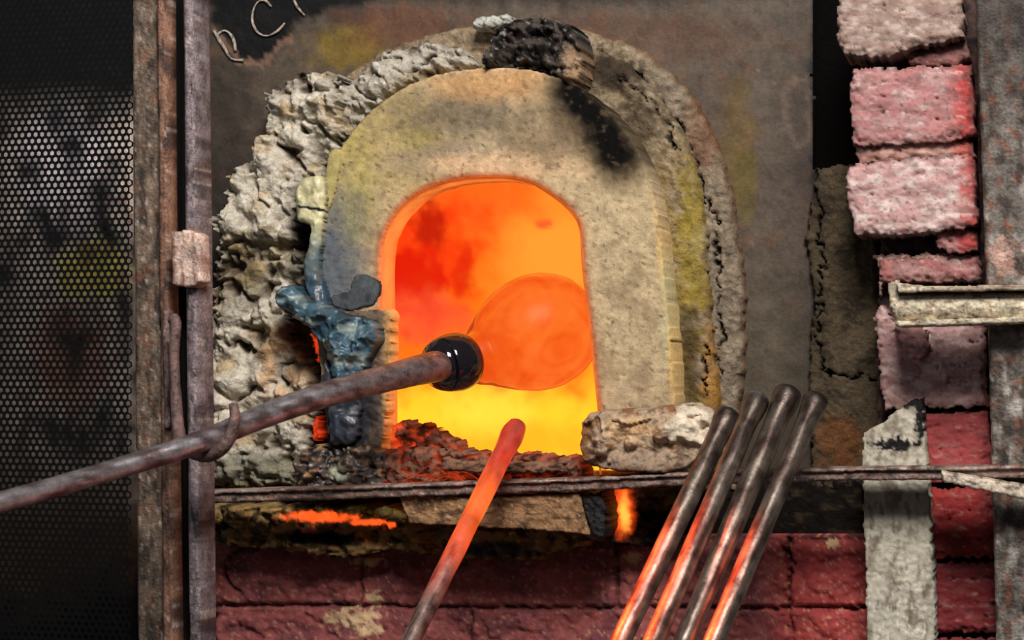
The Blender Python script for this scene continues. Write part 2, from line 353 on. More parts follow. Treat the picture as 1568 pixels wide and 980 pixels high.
# lower-left jamb brick
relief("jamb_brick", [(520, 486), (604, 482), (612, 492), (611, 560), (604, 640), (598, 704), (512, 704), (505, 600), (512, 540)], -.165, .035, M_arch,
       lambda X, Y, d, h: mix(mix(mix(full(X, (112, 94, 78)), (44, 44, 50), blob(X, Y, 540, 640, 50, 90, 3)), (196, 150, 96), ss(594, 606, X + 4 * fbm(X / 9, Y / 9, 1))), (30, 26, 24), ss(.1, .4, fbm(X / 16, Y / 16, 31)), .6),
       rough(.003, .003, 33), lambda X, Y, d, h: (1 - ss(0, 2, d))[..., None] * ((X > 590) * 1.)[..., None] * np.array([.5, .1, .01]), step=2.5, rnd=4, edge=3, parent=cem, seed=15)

# glassy slag drips on the left of the arch
slag = empty("slag_drips", FUR)
def slagc(base, hi, s, hs=.3):
    return lambda X, Y, d, h: mix(mix(mix(full(X, base), hi, ss(-.05, .4, fbm(X / 34, Y / 24, s)), hs), (22, 30, 38), ss(.15, .45, fbm(X / 22, Y / 30, s + 9)), .5), (12, 16, 20), ss(3, 0, d), .7)
def sw(a, s, sc=30): return lambda X, Y, d: a * fbm(X / sc, Y / (sc * 1.8), s, 2) + a * .8 * ss(0, 16, d)
def crump(a, s, sc=26):
    def f(X, Y, d):
        u = X + 10 * fbm(X / 20, Y / 20, s); v = Y + 10 * fbm(X / 20, Y / 20, s + 1)
        return a * (1.6 * (.35 - np.abs(perlin(u / sc, v / (sc * 1.5), s + 2))) + .6 * (.3 - np.abs(perlin(u / (sc * .5), v / (sc * .8), s + 4)))) + a * .6 * ss(0, 16, d)
    return f
def dripc(X, Y, d, h):
    c = full(X, (204, 196, 152)); c = mix(c, (96, 114, 118), ss(330, 410, Y + 12 * fbm(X / 10, Y / 30, 5))); c = mix(c, (56, 80, 98), ss(420, 450, Y))
    c = mix(c, (30, 34, 36), (seg_d(X, Y, [(462, 322), (490, 326), (505, 328)]) < 2.2) * 1.)
    c = mix(c, (120, 104, 70), ss(.1, .5, fbm(X / 12, Y / 24, 15)), .4)
    return mix(c, (24, 30, 36), ss(3, 0, d), .6)
relief("slag_drip", smooth([(482, 274), (500, 272), (508, 290), (507, 330), (502, 370), (498, 420), (506, 450), (514, 478), (500, 500), (482, 480), (474, 440), (472, 410), (480, 380), (482, 352), (464, 346), (459, 315), (462, 290), (470, 278)], 4, True), -.165, .09, M_glassy, dripc, crump(.005, 90, 26), step=2, rnd=10, edge=2, parent=slag)
relief("slag_fin", smooth([(514, 236), (530, 232), (532, 260), (524, 300), (512, 330), (506, 300), (508, 262)], 4, True), -.150, .03, M_arch, lambda X, Y, d, h: full(X, (176, 162, 106)), sw(.003, 91), step=2.5, rnd=5, parent=slag)
relief("slag_patch", smooth([(518, 462), (546, 452), (550, 434), (566, 428), (588, 436), (592, 460), (580, 478), (548, 486), (520, 478)], 4, True), -.149, .01, M_arch, slagc((78, 82, 84), (104, 108, 108), 5), sw(.001, 92), step=2, rnd=3, edge=3, parent=slag)
relief("slag_mass", smooth([(430, 452), (456, 446), (480, 466), (505, 476), (540, 490), (572, 498), (592, 512), (592, 536), (576, 560), (566, 590), (548, 612), (526, 596), (508, 562), (494, 530), (476, 508), (452, 494), (432, 478)], 4, True), -.19, .08, M_glassy, slagc((62, 90, 104), (158, 168, 160), 6, .75), crump(.018, 93, 44), step=2, rnd=10, edge=4, parent=slag)
relief("slag_run", smooth([(508, 560), (528, 590), (556, 600), (562, 640), (556, 690), (530, 694), (514, 690), (510, 640), (500, 600)], 4, True), -.18, .05, M_glassy, slagc((50, 56, 66), (104, 104, 108), 7, .5), crump(.008, 94, 34), step=2.5, rnd=8, edge=4, parent=slag)
for nm, pl in (("slag_ember", [(486, 520), (497, 530), (502, 560), (497, 566), (490, 545)]), ("slag_ember_low", [(492, 650), (498, 656), (498, 684), (490, 690), (488, 665)])):
    relief(nm, smooth(pl, 4, True), -.14, .035, M_hot, lambda X, Y, d, h: full(X, (120, 30, 16)), None, lambda X, Y, d, h: np.broadcast_to(np.array([.8, .05, .008]), X.shape + (3,)) * ss(-1, 3, d)[..., None] * np.clip(.6 + 1.2 * fbm(X / 6, Y / 8, 4), .1, 1)[..., None], step=2, rnd=3, edge=5, esc=8, parent=slag)

# ------------------------------------------------------------------ furnace chamber (glowing)
ch = empty("chamber", FUR)
def tunnel():
    H = np.array(HOLE_S); n = len(H); cen = np.array([765, 520])
    prof = [(-.137, 1.010), (-.138, .990), (-.130, .984), (-.112, .985), (-.092, .985), (-.074, .988), (-.066, 1.0), (-.02, 1.4), (.05, 2.2)]
    V = []; hot = []
    for k, (y, s) in enumerate(prof):
        a = cen + (H - cen) * s
        a = a + (2.5 * fbm(H[:, 0] / 14 + y * 30, H[:, 1] / 14, 5))[:, None] if 1 < k < 6 else a
        if k >= 5: a[:, 1] = np.minimum(a[:, 1], 734)
        w = W(a[:, 0], a[:, 1], np.full(n, -.137)); w[:, 1] = y; V.append(w)
        nn = fbm(H[:, 0] / 30 + y * 40, H[:, 1] / 30, 8); top = ss(330, 285, H[:, 1])
        base = np.array([1.0, .19, .03]) * (.85 + .4 * nn)[:, None]
        base = base * (1 - top[:, None] * (.65 if k > 3 else .2)) * (.6 if k < 2 else 1)
        if k in (2, 3, 4): base[:, 1] *= 1.35; base[:, 2] *= 1.6
        hot.append(base)
    V = np.concatenate(V); hot = np.concatenate(hot)
    fs = [[k * n + j, k * n + j + 1, (k + 1) * n + j + 1, (k + 1) * n + j] for k in range(len(prof) - 1) for j in range(n - 1)]
    mkmesh("opening_reveal", V, fs, M_hot, np.broadcast_to(lin((150, 80, 50)), (len(V), 3)), hot, ch)
tunnel()
def firewall():
    step = 5; X, Y = np.meshgrid(np.arange(440, 1080, step).astype(float), np.arange(180, 900, step).astype(float))
    n2 = fbm(X / 40, Y / 40, 14, 3)
    c = full(X, (255, 116, 22)); c = mix(c, (255, 162, 52), blob(X, Y, 870, 390, 90, 90, 4, .7, .4, 60), .9)
    c = mix(c, (255, 98, 26), blob(X, Y, 700, 320, 130, 50, 6, .6, .5, 60), .9)
    c = mix(c, (255, 66, 14), blob(X, Y, 660, 390, 90, 70, 5, .5, .7, 50)); c = mix(c, (222, 22, 8), blob(X, Y, 650, 440, 55, 60, 7, .5, .8, 30), .85)
    c = mix(c, (180, 22, 8), blob(X, Y, 670, 350, 24, 34, 8, .5, .8, 20), .8); c = mix(c, (222, 28, 8), blob(X, Y, 725, 430, 14, 40, 8, .6, .8, 20), .7)
    c = mix(c, (255, 84, 50), blob(X, Y, 660, 500, 70, 40, 9, .6, .6, 40), .7); c = mix(c, (255, 62, 40), blob(X, Y, 850, 351, 14, 6, 9, .5, .6, 10), .7)
    c = mix(c, (255, 192, 40), ss(560, 650, Y + 40 * n2)); c = mix(c, (255, 140, 22), blob(X, Y, 800, 690, 140, 26, 10, .6, .6, 40), .5)
    c = mix(c, (255, 216, 70), blob(X, Y, 760, 640, 60, 40, 12, .7), .5); c = mix(c, (255, 180, 36), ss(905, 935, X) * ss(430, 520, Y), .8)
    c = c * 1.05 * (1 + .25 * ss(560, 650, Y))[..., None]
    V = W(X, Y, np.full(X.shape, .45)); h, w = X.shape; idx = np.arange(h * w).reshape(h, w)
    fs = np.stack([idx[:-1, :-1].ravel(), idx[1:, :-1].ravel(), idx[1:, 1:].ravel(), idx[:-1, 1:].ravel()], 1)
    mkmesh("chamber_back", V.reshape(-1, 3), fs.tolist(), M_fire, c.reshape(-1, 3), None, ch)
    bx = [V[0, 0], V[-1, 0], V[-1, -1], V[0, -1]]; vv = []
    for p in bx: vv.append(p); vv.append(np.array([p[0] + .12, .05, p[2]]))
    f = [[0, 1, 3, 2], [2, 3, 5, 4], [4, 5, 7, 6], [6, 7, 1, 0]]
    mkmesh("chamber_sides", np.array(vv), f, M_fire, np.tile(np.array([[1.3, .42, .04]]), (8, 1)), None, ch, sm=False)
firewall()

# embers and clinker on the sill
sl = empty("sill_clinker", FUR)
def coal(s, hot):
    def c(X, Y, d, h): return mix(mix(full(X, (128, 92, 74)), (50, 36, 30), ss(-.1, .4, fbm(X / 12, Y / 12, s))), (60, 24, 16), ss(-.002, -.012, h), .8)
    def g(X, Y, d, h):
        top = np.clip(.30 + 1.2 * fbm(X / 16, Y / 10, s + 4), 0, 1) ** 1.8 * .5
        gap = ss(-.001, -.010, h) * np.clip(.6 + fbm(X / 20, Y / 20, s + 7), 0, 1)
        return ((top + gap) * hot)[..., None] * np.array([.85, .065, .010])
    return c, g
for nm, poly, yf, th, hot, sd in [
    ("clinker_mound", [(604, 700), (606, 672), (625, 654), (660, 664), (690, 676), (716, 690), (722, 712), (660, 716), (606, 714)], -.135, .04, 1.0, 1),
    ("clinker_bed", [(590, 704), (650, 698), (740, 706), (840, 712), (908, 718), (920, 762), (590, 766)], -.17, .06, .40, 2),
    ("clinker_ridge", [(790, 714), (830, 706), (870, 714), (905, 712), (908, 735), (790, 735)], -.13, .04, .9, 7)]:
    c, g = coal(sd * 10, hot); relief(nm, poly, yf, th, M_hot, c, cemh(100 + sd, .013, 20), g, step=2.0, rnd=10, edge=7, parent=sl, seed=sd)
relief("ash_strip", [(690, 716), (800, 722), (880, 724), (880, 738), (760, 740), (690, 736)], -.20, .03, M_cem, lambda X, Y, d, h: mix(full(X, (140, 104, 82)), (60, 44, 38), ss(-.1, .4, fbm(X / 20, Y / 6, 3))), rough(.003, .003, 5), step=2.2, rnd=5, edge=4, parent=sl, seed=9)
def slc(X, Y, d, h):
    c = mix(full(X, (84, 72, 66)), (24, 23, 25), ss(-.1, .4, fbm(X / 20, Y / 20, 44))); c = mix(c, (164, 126, 84), ss(.15, .4, fbm(X / 12, Y / 12, 47)), .8)
    c = mix(c, (190, 192, 166), blob(X, Y, 530, 738, 20, 10, 3), .8); return mix(c, (12, 11, 11), ss(-.003, -.015, h), .8)  # hollows between lumps painted dark as shade
relief("cold_clinker", [(455, 768), (462, 716), (490, 690), (520, 700), (560, 694), (600, 702), (608, 730), (600, 768)], -.18, .12, M_glassy, slc, cemh(110, .018, 26), step=2.2, rnd=14, edge=7, parent=sl, seed=31)
rr = np.random.RandomState(3)
for k in range(10):
    x0 = 620 + rr.rand() * 100; y0 = 742 + rr.rand() * 14; L = 30 + rr.rand() * 50; b = rr.rand() * 22
    pts = [P(x0, y0, -.19), P(x0 + L * .5, y0 - b, -.205 + rr.rand() * .01), P(x0 + L, y0 - b * .2 + rr.rand() * 8, -.195)]
    tube("glass_thread_%d" % (k + 1), pts, [.0008] * 3, M_hot, lambda t, V: full(t, (150, 50, 26)), lambda t, V: np.tile(np.array([[.6, .07, .015]]), (len(t), 1)) * (.1 + .4 * rr.rand()), seg=6, parent=sl, sub=6)

# stone at the right of the sill
def rockc(X, Y, d, h):
    c = mix(full(X, (184, 160, 134)), (136, 94, 60), ss(0, .4, fbm(X / 36, Y / 26, 121))); c = mix(c, (84, 64, 48), ss(.1, .45, fbm(X / 12, Y / 12, 123)), .6)
    c = mix(c, (236, 220, 196), blob(X, Y, 1085, 664, 34, 34, 3), .85); c = mix(c, (224, 186, 140), blob(X, Y, 985, 670, 40, 20, 5), .6)
    return mix(c, (104, 84, 74), ss(696, 735, Y), .6)
def rockh(X, Y, d):
    xx = X + 8 * fbm(X / 20, Y / 20, 8)
    f = .02 * (1 - ss(1040, 1075, xx)) - .014 * ss(950, 915, xx) + .012 * fbm(X / 60, Y / 40, 125, 2)
    f += .010 * ss(-.05, .08, fbm(X / 40, Y / 30, 129, 2)) + .005 * fbm(X / 12, Y / 12, 126) - .016 * ss(664, 640, Y + 6 * fbm(X / 30, Y / 30, 4)); return f
relief("broken_firebrick", [(908, 660), (922, 644), (960, 640), (1010, 638), (1040, 632), (1085, 630), (1104, 640), (1120, 662), (1108, 700), (1080, 730), (1040, 742), (960, 736), (912, 726), (906, 694)], -.205, .05, M_cem, rockc, rockh, step=2.0, rnd=8, edge=3, seed=41)

# ------------------------------------------------------------------ steel sill bar
def barc(X, Y, d, h):
    c = mix(full(X, (140, 116, 104)), (76, 58, 50), ss(-.1, .4, fbm(X / 30, Y / 8, 131))); c = mix(c, (156, 84, 50), ss(.2, .5, fbm(X / 14, Y / 14, 133)), .5)
    return mix(c, (206, 194, 184), ss(.2, .5, fbm(X / 8, Y / 8, 135)) * ss(6, 2, np.abs(d - 4)), .6)
top = [(300, 768), (500, 762), (700, 755), (900, 748), (1100, 738), (1300, 732), (1500, 730), (1900, 722)]
bot = [(x, y + 20) for x, y in top][::-1]
sb = empty("steel_sill_bar")
relief("front_flange", top + bot, -.235, .012, M_rust, barc, lambda X, Y, d: .0012 * fbm(X / 20, Y / 6, 4), step=3, rnd=3, edge=1.2, parent=sb)
relief("lip", [(x, y - 1) for x, y in top] + [(x, y + 6) for x, y in top][::-1], -.24, .05, M_rust, lambda X, Y, d, h: mix(barc(X, Y, d, h), (186, 170, 160), ss(-.2, .5, fbm(X / 25, Y / 25, 3)), .5), None, step=2.5, rnd=2, edge=.8, parent=sb)
relief("strap_end", [(1470, 736), (1600, 758), (1760, 786), (1760, 806), (1598, 780), (1472, 754)], -.27, .03, M_rust, lambda X, Y, d, h: mix(full(X, (206, 190, 170)), (96, 76, 62), ss(.1, .4, fbm(X / 14, Y / 9, 7)), .8), None, step=2.5, rnd=4, edge=1.5, parent=sb)

# ------------------------------------------------------------------ below the sill
def slabc(X, Y, d, h):
    c = mix(full(X, (160, 124, 88)), (100, 74, 54), ss(-.1, .4, fbm(X / 40, Y / 12, 141))); c = mix(c, (206, 184, 156), ss(.3, .6, fbm(X / 6, Y / 6, 143)), .7); return mix(c, (54, 40, 34), ss(.2, .5, fbm(X / 18, Y / 18, 145)), .6)
relief("stone_slab", [(622, 772), (760, 776), (905, 770), (912, 800), (922, 836), (820, 828), (700, 822), (640, 820), (630, 800)], -.225, .14, M_cem, slabc, rough(.003, .002, 147), step=2.5, rnd=4, edge=2, parent=FUR)
def rubc(X, Y, d, h):
    c = mix(full(X, (150, 124, 78)), (76, 60, 44), ss(-.1, .35, fbm(X / 26, Y / 16, 151))); c = mix(c, (206, 156, 92), ss(.2, .5, fbm(X / 14, Y / 10, 153)), .7)
    c = mix(c, (16, 15, 16), blob(X, Y, 500, 842, 60, 12, 3)); c = mix(c, (34, 48, 62), blob(X, Y, 770, 858, 60, 12, 5), .8); c = mix(c, (160, 140, 62), blob(X, Y, 560, 795, 60, 14, 6), .5)
    c = mix(c, (10, 9, 9), ss(925, 965, X) * ss(780, 800, Y) * .9); return mix(c, (14, 12, 10), ss(-.004, -.018, h), .9)  # deep hollows get painted shade from the height
def emb(X, Y, d, h):
    m = np.maximum(blob(X, Y, 500, 808, 55, 8, 3, .3, .5, 12), np.maximum(blob(X, Y, 575, 816, 26, 5, 4, .3, .5, 10), blob(X, Y, 612, 820, 8, 5, 4, .3, .3, 10)))
    m2 = blob(X, Y, 972, 798, 18, 36, 5, .4, .35, 14)
    core = blob(X, Y, 976, 802, 7, 24, 5, .6, .35, 14)
    return m[..., None] * np.array([1.2, .12, .015]) + m2[..., None] * np.array([1.1, .10, .012]) + core[..., None] * np.array([.4, .5, .06])
relief("rubble_course", [(316, 790), (420, 792), (560, 790), (640, 800), (900, 790), (920, 762), (1020, 756), (1060, 790), (1060, 836), (1010, 856), (930, 850), (880, 862), (830, 876), (760, 876), (690, 868), (600, 862), (540, 872), (470, 864), (390, 858), (316, 846)], -.14, .13, M_hot, rubc, cemh(150, .018, 24), emb, step=2.4, rnd=12, edge=8, parent=FUR, seed=51)
relief("dark_gap_block", [(905, 772), (940, 768), (948, 800), (946, 842), (930, 846), (918, 820)], -.22, .12, M_rust, lambda X, Y, d, h: full(X, (20, 19, 20)), rough(.004, .003, 155), step=2.5, rnd=4, edge=3, parent=FUR)  # near-black block standing in for the dark gap beside the slab
relief("back_ledge", [(990, 745), (1350, 745), (1350, 850), (1040, 850), (1000, 800)], -.02, .03, M_cem, lambda X, Y, d, h: mix(full(X, (22, 19, 16)), (66, 54, 40), ss(.1, .5, fbm(X / 30, Y / 14, 6)), .6), rough(.006, .004, 157), step=4, rnd=8, edge=4, parent=FUR)

# lower brick wall
JO = [[(300, 946), (560, 946), (800, 950), (1060, 950), (1230, 950), (1400, 950)], [(563, 850), (563, 946)], [(965, 850), (962, 950)], [(1232, 840), (1236, 950)], [(335, 946), (335, 1060)], [(735, 950), (735, 1060)], [(1130, 950), (1130, 1060)]]
def bwd(X, Y):
    wx = X + 5 * fbm(X / 25, Y / 25, 161); wy = Y + 4 * fbm(X / 25, Y / 25, 162); d = np.full(X.shape, 99.)
    for j in JO: d = np.minimum(d, seg_d(wx, wy, j))
    yy = np.where(Y > 1040, np.abs((wy - 1050) % 100 - 50) * 1. , 99); d = np.minimum(d, np.where(Y > 1045, 50 - yy, 99)); return d
def bwh(X, Y, d):
    j = bwd(X, Y)
    h = -.010 * (1 - ss(1.5, 5, j)) + .006 * fbm(X / 60, Y / 60, 164) + .003 * fbm(X / 9, Y / 9, 165) + .004 * ss(.1, .2, fbm(X / 40, Y / 30, 166))
    h -= .010 * (1 - ss(1, 4, np.abs(np.hypot((X - 400) / 1.3, Y - 892) - 38))) * (X < 380)
    h -= .010 * (1 - ss(1, 3.5, seg_d(X + 6 * fbm(X / 15, Y / 15, 3), Y, [(1220, 850), (1240, 880), (1228, 930), (1240, 1000)])))
    return h - .01 * (1 - ss(840, 860, Y + 8 * fbm(X / 20, Y / 20, 3)))
def bwc(X, Y, d, h):
    n = fbm(X / 70, Y / 50, 167); n2 = fbm(X / 12, Y / 12, 168)
    c = mix(full(X, (156, 84, 80)), (120, 64, 68), ss(-.2, .4, n)); c = mix(c, (160, 52, 48), ss(1180, 1240, X), .7); c = mix(c, (176, 122, 116), ss(.2, .5, n2), .4)
    c = mix(c, (46, 26, 26), ss(-.005, -.012, h), .85)
    w = np.maximum.reduce([blob(X, Y, 548, 965, 36, 13, 2, .2, 1.2, 14), blob(X, Y, 578, 985, 22, 10, 3, .2, 1.2, 12), blob(X, Y, 572, 878, 24, 6, 4, .2, 1., 10), blob(X, Y, 585, 935, 12, 12, 5, .2, 1.2, 8), blob(X, Y, 990, 870, 12, 10, 6, .2, .8, 8), blob(X, Y, 1300, 848, 10, 8, 7, .2, .8, 8)])
    c = mix(c, (216, 184, 140), w, .9); c = mix(c, (206, 150, 116), ss(.36, .46, fbm(X / 7, Y / 7, 170)) , .6); return c
relief("wall_lower_brick", [(230, 838), (1362, 838), (1362, 1800), (230, 1800)], -.075, .105, M_brick, bwc, bwh, step=3.5, rnd=8)

# ------------------------------------------------------------------ right: mortar column, brick pier, beam
def mcc(X, Y, d, h):
    c = mix(full(X, (78, 67, 52)), (52, 44, 35), ss(-.1, .4, fbm(X / 50, Y / 50, 171))); c = mix(c, (98, 86, 68), ss(.1, .5, fbm(X / 7, Y / 7, 173)), .5)
    c = mix(c, (120, 72, 36), blob(X, Y, 1310, 690, 40, 40, 4), .5); return mix(c, (14, 12, 10), ss(-.004, -.009, h), .95)
relief("mortar_fillet", [(1276, 262), (1330, 255), (1372, 300), (1380, 760), (1268, 770), (1262, 600), (1270, 480), (1258, 370)], -.02, .03, M_cem, mcc, rough(.003, .0035, 175, [[(1278, 300), (1284, 420), (1276, 520), (1290, 580)], [(1284, 582), (1320, 588), (1372, 590)]], 2., .014), step=2.8, rnd=12, edge=6, seed=61, parent=FUR)
pier = empty("brick_pier")
def brc(base, edge_c, s, pale=(205, 180, 180), ex=1495, pm=.6):
    def f(X, Y, d, h):
        c = full(X, base); c = mix(c, pale, ss(-.15, .3, fbm(X / 40, Y / 18, s)), pm); c = mix(c, edge_c, ss(ex - 22, ex + 10, X + 16 * fbm(X / 16, Y / 16, s + 1)), .8)
        c = mix(c, (124, 92, 84), ss(.0, .4, fbm(X / 30, Y / 16, s + 2)), .6); c = mix(c, (222, 206, 198), ss(.3, .55, fbm(X / 26, Y / 10, s + 11)), .4)
        c = mix(c, (76, 50, 44), ss(.42, .52, fbm(X / 9, Y / 9, s + 7)), .6); c = mix(c, (104, 72, 64), ss(9, 0, d), .5)
        return mix(c, (60, 38, 34), ss(-.004, -.009, h), .7)
    return f
PINK = (168, 114, 112); RED = (172, 44, 40)
def brh(s, a=.003): return lambda X, Y, d: a * fbm(X / 50, Y / 30, s) + a * .5 * fbm(X / 9, Y / 9, s + 1) - a * 1.8 * ss(.48, .6, fbm(X / 18, Y / 12, s + 2)) - .006 * (1 - ss(0, 12, d + 8 * fbm(X / 12, Y / 12, s + 5)))
B = [("pale_coping_brick", [(1308, -40), (1505, -40), (1505, 40), (1508, 58), (1470, 66), (1420, 76), (1385, 90), (1320, 84), (1306, 60)], -.15, (150, 126, 114), (120, 70, 62), 3, 1520, (188, 170, 158)),
     ("brick_chip", [(1420, 82), (1470, 66), (1510, 62), (1516, 90), (1500, 102), (1420, 102)], -.12, (146, 96, 92), (120, 60, 52), 4, 1530, (160, 120, 110)),
     ("brick_1", [(1330, 108), (1390, 104), (1515, 100), (1522, 160), (1524, 214), (1480, 222), (1332, 228), (1326, 160)], -.14, PINK, RED, 5, 1496, (186, 154, 150)),
     ("mortar_bed_1", [(1336, 222), (1520, 208), (1524, 246), (1340, 256)], -.125, (166, 122, 110), (180, 70, 60), 6, 1500, (196, 166, 150)),
     ("brick_2", [(1324, 256), (1380, 250), (1440, 244), (1524, 238), (1526, 300), (1530, 352), (1470, 362), (1400, 368), (1336, 366), (1322, 310)], -.15, (184, 144, 140), RED, 7, 1508, (220, 206, 198)),
     ("brick_chip_2", [(1462, 362), (1526, 354), (1530, 392), (1490, 398), (1460, 384)], -.13, PINK, RED, 8, 1500, (196, 150, 150)),
     ("mortar_bed_2", [(1364, 398), (1460, 394), (1530, 398), (1532, 440), (1380, 440), (1362, 520), (1374, 520), (1372, 420)], -.11, (170, 136, 124), (150, 80, 72), 9, 1600, (190, 164, 152)),
     ("brick_3", [(1372, 402), (1450, 400), (1532, 396), (1534, 440), (1378, 442)], -.115, (156, 98, 94), RED, 10, 1600, (182, 146, 140)),
     ("brick_4", [(1366, 498), (1376, 470), (1400, 500), (1540, 508), (1546, 636), (1450, 640), (1384, 640), (1374, 600)], -.12, (174, 134, 130), (166, 60, 60), 11, 1548, (206, 180, 174)),
     ("mortar_blob", [(1394, 506), (1450, 510), (1454, 552), (1436, 568), (1410, 550)], -.135, (170, 120, 116), RED, 12, 1600, (196, 150, 150)),
     ("brick_5", [(1440, 646), (1546, 640), (1552, 752), (1442, 756)], -.11, (158, 66, 66), (140, 40, 42), 13, 1560, (168, 92, 90)),
     ("brick_6", [(1448, 762), (1553, 760), (1558, 872), (1450, 872)], -.11, (138, 38, 38), (130, 30, 34), 14, 1560, (146, 54, 52)),
     ("brick_7", [(1450, 880), (1558, 878), (1562, 990), (1452, 990)], -.11, (118, 36, 40), (120, 30, 34), 15, 1560, (132, 52, 54)),
     ("brick_8", [(1450, 998), (1562, 996), (1566, 1110), (1452, 1110)], -.11, (112, 32, 38), (120, 30, 34), 16, 1540, (130, 50, 56))]
for nm, poly, yf, b, e, s, ex, pale in B:
    lowb = s >= 13
    def cf(X, Y, d, h, f=brc(b, e, 180 + s * 5, pale, ex), b=b, lowb=lowb):
        c = f(X, Y, d, h); return mix(c, b, np.ones(X.shape), .6) if lowb else c
    relief(nm, poly, yf, .10, M_brick, cf, brh(180 + s * 3), step=2.5, rnd=6, edge=6, parent=pier, seed=s)
relief("pier_core", [(1345, -60), (1525, -60), (1575, 1130), (1380, 1130), (1368, 560), (1375, 380)], -.075, .09, M_brick, lambda X, Y, d, h: mix(full(X, (70, 48, 42)), (28, 20, 18), ss(-.2, .3, fbm(X / 20, Y / 20, 8))), rough(.006, .004, 190), step=4, rnd=6, edge=4, parent=pier)
def bdc(X, Y, d, h):
    c = mix(full(X, (190, 182, 164)), (136, 126, 110), ss(0, .5, fbm(X / 30, Y / 60, 191))); c = mix(c, (96, 78, 60), ss(.15, .45, fbm(X / 12, Y / 30, 193)), .6); c = mix(c, (156, 154, 136), ss(10, 0, d), .4)
    k = np.maximum.reduce([blob(X, Y, 1425, 628, 22, 9, 3, .2, .7, 9), blob(X, Y, 1400, 694, 30, 10, 4, .2, 1.2, 10), blob(X, Y, 1438, 650, 8, 40, 5, .2, .9, 9)])
    c = mix(c, (226, 222, 212), ss(.2, .45, fbm(X / 8, Y / 16, 197)) * ss(860, 960, Y), .7)
    return mix(c, (14, 13, 13), k)
relief("side_board", [(1346, 676), (1375, 664), (1402, 640), (1422, 626), (1442, 622), (1446, 700), (1452, 760), (1460, 900), (1466, 1130), (1354, 1130), (1352, 900), (1348, 800)], -.16, .06, M_brick, bdc, rough(.003, .002, 195), step=2.5, rnd=4, edge=3.5, parent=pier)
def bmc(X, Y, d, h):
    c = mix(full(X, (106, 98, 90)), (60, 49, 42), ss(-.1, .3, fbm(X / 26, Y / 40, 201))); c = mix(c, (176, 168, 158), ss(.05, .4, fbm(X / 30, Y / 60, 205)) * ss(140, 400, Y), .7)
    c = mix(c, (122, 66, 38), ss(.15, .45, fbm(X / 16, Y / 24, 203)), .7); c = mix(c, (216, 166, 148), blob(X, Y, 1568, 400, 18, 26, 3, .3, 1., 12), .6)
    return mix(c, (36, 30, 27), ss(200, 20, Y) , .7)
bm = empty("steel_column")
relief("front_flange", [(1522, -60), (1760, -60), (1760, 1960), (1582, 1960), (1556, 1000), (1543, 520)], -.21, .02, M_rust, bmc, lambda X, Y, d: .0015 * fbm(X / 14, Y / 20, 207), step=4, rnd=4, edge=1.2, parent=bm)
relief("web", [(1600, -60), (1700, -60), (1700, 1900), (1640, 1900)], -.19, .19, M_rust, bmc, None, step=10, rnd=2, parent=bm)
rail = empty("angle_rail")
def rlc(X, Y, d, h): return mix(mix(full(X, (206, 194, 168)), (150, 126, 100), ss(0, .5, fbm(X / 24, Y / 6, 211))), (86, 54, 40), ss(.25, .5, fbm(X / 10, Y / 8, 213)), .7)
relief("rail_face", [(1386, 442), (1402, 436), (1408, 460), (1460, 458), (1800, 452), (1800, 500), (1600, 504), (1400, 510), (1390, 480)], -.24, .04, M_rust, rlc, lambda X, Y, d: .01 * np.sin(np.clip((Y - 458) / 46, 0, 1) * math.pi) + .001 * fbm(X / 10, Y / 6, 4), step=2.2, rnd=4, edge=1.5, parent=rail)
relief("rail_upper_lip", [(1398, 440), (1450, 446), (1800, 440), (1800, 452), (1460, 456), (1404, 458)], -.262, .06, M_rust, lambda X, Y, d, h: mix(rlc(X, Y, d, h), (96, 62, 54), ss(1440, 1460, X), .5), None, step=2, rnd=3, edge=1, parent=rail)
relief("rail_lower_lip", [(1400, 500), (1600, 494), (1800, 490), (1800, 500), (1600, 505), (1402, 511)], -.262, .06, M_rust, rlc, None, step=2, rnd=3, edge=1, parent=rail)

# ------------------------------------------------------------------ left screen frame
YF = -.45
post = empty("screen_frame_post")
def pc(base, dk, s, red=.5):
    def f(X, Y, d, h):
        c = mix(full(X, base), dk, ss(-.1, .4, fbm(X / 12, Y / 60, s))); c = mix(c, (118, 72, 46), ss(.1, .45, fbm(X / 20, Y / 34, s + 2)), red); return mix(c, (206, 192, 178), ss(.25, .5, fbm(X / 6, Y / 18, s + 4)), .4)
    return f
relief("angle_leg", [(204, -60), (250, -60), (252, 300), (258, 1000), (262, 1990), (222, 1990), (215, 1000), (208, 400)], YF, .02, M_rust, pc((112, 94, 78), (60, 48, 39), 221), lambda X, Y, d: .001 * fbm(X / 8, Y / 14, 5), step=3.5, rnd=3, parent=post)
relief("angle_inner_lip", [(244, -60), (260, -60), (262, 300), (272, 1000), (276, 1990), (262, 1990), (254, 1000), (248, 400)], YF - .012, .03, M_rust, pc((136, 98, 78), (76, 54, 44), 225, .3), None, step=3, rnd=3, parent=post)
relief("web_strip", [(258, -60), (290, -60), (296, 1000), (300, 1990), (270, 1990), (266, 1000)], YF + .03, .012, M_wall, lambda X, Y, d, h: full(X, (8, 7, 7)), None, step=6, rnd=2, parent=post)
relief("outer_leg", [(284, -60), (302, -60), (307, 300), (314, 1000), (320, 1990), (304, 1990), (294, 1000), (288, 400)], YF - .03, .05, M_rust, pc((132, 118, 120), (66, 56, 58), 229, .25), None, step=2.8, rnd=6, parent=post)
relief("latch_plate", [(266, 362), (296, 358), (312, 366), (314, 440), (300, 450), (268, 446)], YF - .045, .03, M_rust, pc((214, 184, 168), (150, 108, 90), 233, .25), None, step=2.5, rnd=3, edge=1.5, parent=post)
